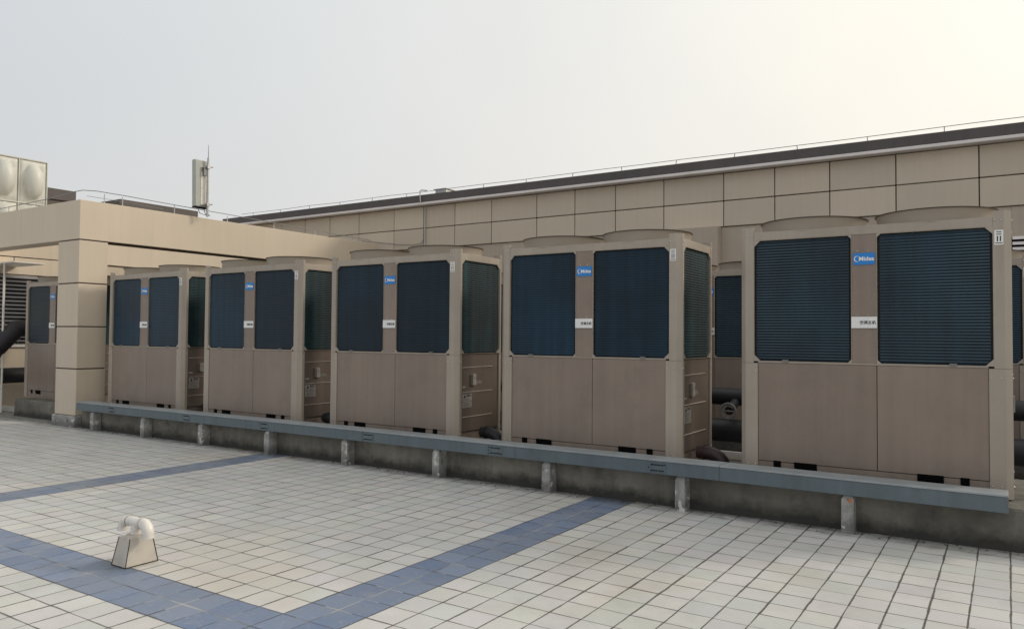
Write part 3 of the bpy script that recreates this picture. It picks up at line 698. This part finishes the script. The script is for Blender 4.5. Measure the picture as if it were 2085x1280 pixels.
def rblock(name, x0, x1, y0, y1, z0, z1, label, m):
    bm = new(); box(bm, 0, x1 - x0, 0, y1 - y0, 0, z1 - z0 - .25); box(bm, -.04, x1 - x0 + .04, -.04, y1 - y0 + .04, z1 - z0 - .249, z1 - z0, 1)
    return tag(obj(name, bm, [m, M_FASCIA], loc=(x0, y0, z0), bevel=.006), label, 'roof structure')
rblock('stair_head', -21, -18.05, 8.65, 9.22, 3.5, 4.735, 'dark-topped roof structure just right of the water tank', M_ROOFDK)
rblock('roof_parapet', -19.2, -16.04, 9.19, 11.0, 3.5, 4.37, 'low dark brown roof structure behind the side beam, left of the antenna', M_ROOFDK)

# pipes, canopy and clutter under the portal
bm = new(); tube(bm, [(-16.05, 5.9, .35), (-15.9, 6.60, 1.00), (-15.75, 7.05, 1.55), (-15.7, 7.9, 1.62)], .17, 14)
tag(obj('insulated_pipe', bm, M_PIPE, smooth=True), 'thick black insulated pipe rising diagonally at the left edge of the photo', 'pipe')
bm = new(); tube(bm, [(-16.1, 4.9, .66), (-16.1, 8.9, .66)], .15, 14)
tag(obj('insulated_pipe', bm, M_PIPE, smooth=True), 'black insulated pipe lying level behind the left chiller, beneath the slatted louvre', 'pipe')
pg = thing('steel_canopy', 'thin cream steel canopy plate on a slim post at the left edge', 'canopy', (-15.35, 6.80, 0))
bm = new(); box(bm, -1.6, 0.0, 0, .55, 2.775, 2.80); obj('canopy_plate', bm, M_PVC, pg, bevel=.002)
bm = new(); tube(bm, [(-.42, .03, 0), (-.42, .03, 2.775)], .02, 8); obj('post', bm, M_PVC, pg)
bm = new(); tube(bm, [(-.12, .06, 2.80), (-.12, .06, 2.88)], .012, 6); obj('finial', bm, M_DKSTEEL, pg)
bm = new(); box(bm, -17, -15.0, 6.95, 7.05, 0, .10); tag(obj('kerb_stone', bm, M_PLATFORM, bevel=.01), 'low pale kerb on the ground left of the short plinth', 'kerb')

# ------------------------------------------------------------------ pipework between the chiller rows and in the gaps
def hpipe(y, z, r, x0, x1, label):
    bm = new(); pts = [(x0 + (x1 - x0) * k / 24, y + random.uniform(-.006, .006), z + random.uniform(-.006, .006)) for k in range(25)]
    tube(bm, pts, r, 16); return tag(obj('insulated_pipe', bm, M_PIPE, smooth=True), label, 'pipe', 'black insulated pipes between the chiller rows')
hpipe(8.75, .42, .13, -11.8, 3.6, 'lower thick black insulated pipe running behind the front chillers')
hpipe(8.95, .80, .10, -11.8, 3.6, 'upper black insulated pipe running behind the front chillers')
for i in range(4):
    gx = XR - (4 - i) * PITCH
    t = thing('pipe_elbow', ['dark pipe elbow at the foot of the gap nearest the beige pillar', 'dark pipe elbow at the foot of the gap left of the middle chiller', 'dark pipe elbow at the foot of the gap right of the middle chiller', 'maroon pipe elbow and flange at the foot of the gap left of the rightmost chiller'][i], 'pipe', (gx + .02, 7.12, .3), 0, 'pipe elbows in the gaps between chillers')
    bm = new(); tube(bm, [(.035, 0, .10), (.05, 0, .10)], .072, 16); obj('flange', bm, M_MAROON if i == 3 else M_PIPE, t, smooth=True)
    bm = new(); tube(bm, [(-.02, 0, .10), (.05, 0, .10)] + [(.06 + .17 * math.sin(a), 0, .10 - .12 * (1 - math.cos(a))) for a in [R(q) for q in range(10, 91, 10)]] + [(.23, 0, -.06)], .062, 14)
    obj('elbow', bm, M_MAROON if i == 3 else M_PIPE, t, smooth=True)
    bm = new(); box(bm, gx + .02, gx + .50, 7.46, 7.50, .335, .375); box(bm, gx + .02, gx + .06, 7.46, 7.50, .302, .335)
    tag(obj('steel_rail', bm, M_GUTTER), ['pale steel rail on the plinth in the gap nearest the pillar', 'pale steel rail on the plinth in the gap left of the middle chiller', 'pale steel rail on the plinth in the gap right of the middle chiller', 'pale steel rail on the plinth in the wide gap left of the rightmost chiller'][i], 'rail', 'steel rails on the plinth')
t = thing('valve', 'black valve with round handwheel on the pipe behind the gap left of the rightmost chiller', 'valve', (-2.66, 8.62, .66))
bm = new(); tube(bm, [(0, 0, 0), (0, .25, .08)], .05, 12); obj('valve_body', bm, M_PIPE, t, smooth=True)
bm = new(); pts = [(.085 * math.cos(2 * math.pi * k / 20), -.03, .085 * math.sin(2 * math.pi * k / 20)) for k in range(21)]; tube(bm, pts, .012, 8, False); tube(bm, [(-.085, -.03, 0), (.085, -.03, 0)], .008, 6); tube(bm, [(0, -.03, 0), (0, .02, 0)], .014, 8)
obj('handwheel', bm, M_DKSTEEL, t, smooth=True)

# ------------------------------------------------------------------ roof drain vent in the foreground
v = thing('vent_pipe', 'cream tapered vent box with white twin-elbow pipe on the paving', 'vent pipe', (-4.762, 2.875, 0))
bm = new(); b0 = [(-.078, -.110), (.078, -.110), (.078, .110), (-.078, .110)]; b1 = [(-.058, -.075), (.066, -.075), (.066, .075), (-.058, .075)]
lo = [bm.verts.new((a, b, .002)) for a, b in b0]; hi = [bm.verts.new((a, b, .180)) for a, b in b1]
for k in range(4): bm.faces.new((lo[k], lo[(k + 1) % 4], hi[(k + 1) % 4], hi[k]))
bm.faces.new(lo); bm.faces.new(hi[::-1])
vb = obj('vent_box', bm, M_VENT, v, bevel=.003)
bm = new()
for k in range(4):
    a, b = Vector((*b0[k], .002)), Vector((*b1[k], .178)); out_ = Vector((math.copysign(1, a.x), math.copysign(1, a.y), 0)) * .0008
    tube(bm, [a + out_, b + out_], .0028, 5)
tube(bm, [(*b0[0], .003), (*b0[1], .003), (*b0[2], .003)], .004, 5)
obj('edge_seam', bm, M_JOINT, vb)
bm = new(); lathe(bm, [(.064, .180), (.060, .187), (.001, .187)], (0.004, 0), 20)
obj('collar', bm, M_VENT, v, smooth=True)
bm = new(); tube(bm, [(.004, 0, .186), (.004, 0, .250)], .031, 20); tube(bm, [(.004, 0, .190), (.004, 0, .204)], .034, 20, False); obj('riser', bm, M_PVC, v, smooth=True)
bm = new(); tube(bm, [(-.085, 0, .262), (.085, 0, .262)], .031, 20)
obj('tee', bm, M_PVC, v, smooth=True)
for s, x0, r in ((-1, -.092, .031), (1, .082, .037)):
    bm = new(); rr = .055
    pts = [(x0 - s * .014, 0, .262)] + [(x0 + s * rr * math.sin(a), 0, .262 - rr * (1 - math.cos(a))) for a in [R(q) for q in range(0, 91, 9)]]
    ze = .190 if s < 0 else .180
    pts += [(pts[-1][0], 0, ze + .004)]
    tube(bm, pts, r, 20, False)
    for (a, b) in (((x0 - s * .016, 0, .262), (x0 - s * .002, 0, .262)), ((pts[-1][0], 0, ze + .020), (pts[-1][0], 0, ze))): tube(bm, [a, b], r + .0035, 20, False)
    tube(bm, [(x0 - s * .0185, 0, .262), (x0 - s * .0155, 0, .262)], r + .0010, 20, False, 2)
    tube(bm, [(pts[-1][0], 0, ze + .022), (pts[-1][0], 0, ze + .004)], r - .003, 20, True, 1)
    obj('elbow', bm, [M_PVC, M_BLACK, M_GREYINK], v, smooth=True)

# ------------------------------------------------------------------ litter along the plinth foot
bm = new(); rd = random.Random(11)
for k in range(420):
    x = rd.uniform(-12, 2); y = PF - .02 - abs(rd.gauss(0, .07)); s = rd.uniform(.004, .018); a = rd.uniform(0, 6.28)
    n_ = rd.randint(4, 6); pts = []
    vs = [bm.verts.new((x + s * rd.uniform(.5, 1) * math.cos(a + 6.28 * q / n_), y + s * rd.uniform(.4, .9) * math.sin(a + 6.28 * q / n_), .003 + rd.uniform(0, .008))) for q in range(n_)]
    top = bm.verts.new((x, y, .006 + s * .4))
    for q in range(n_): bm.faces.new((vs[q], vs[(q + 1) % n_], top))
tag(obj('litter', bm, M_LEAF), 'dark crumbs and dry leaves scattered along the foot of the plinth', 'litter', kind='stuff')
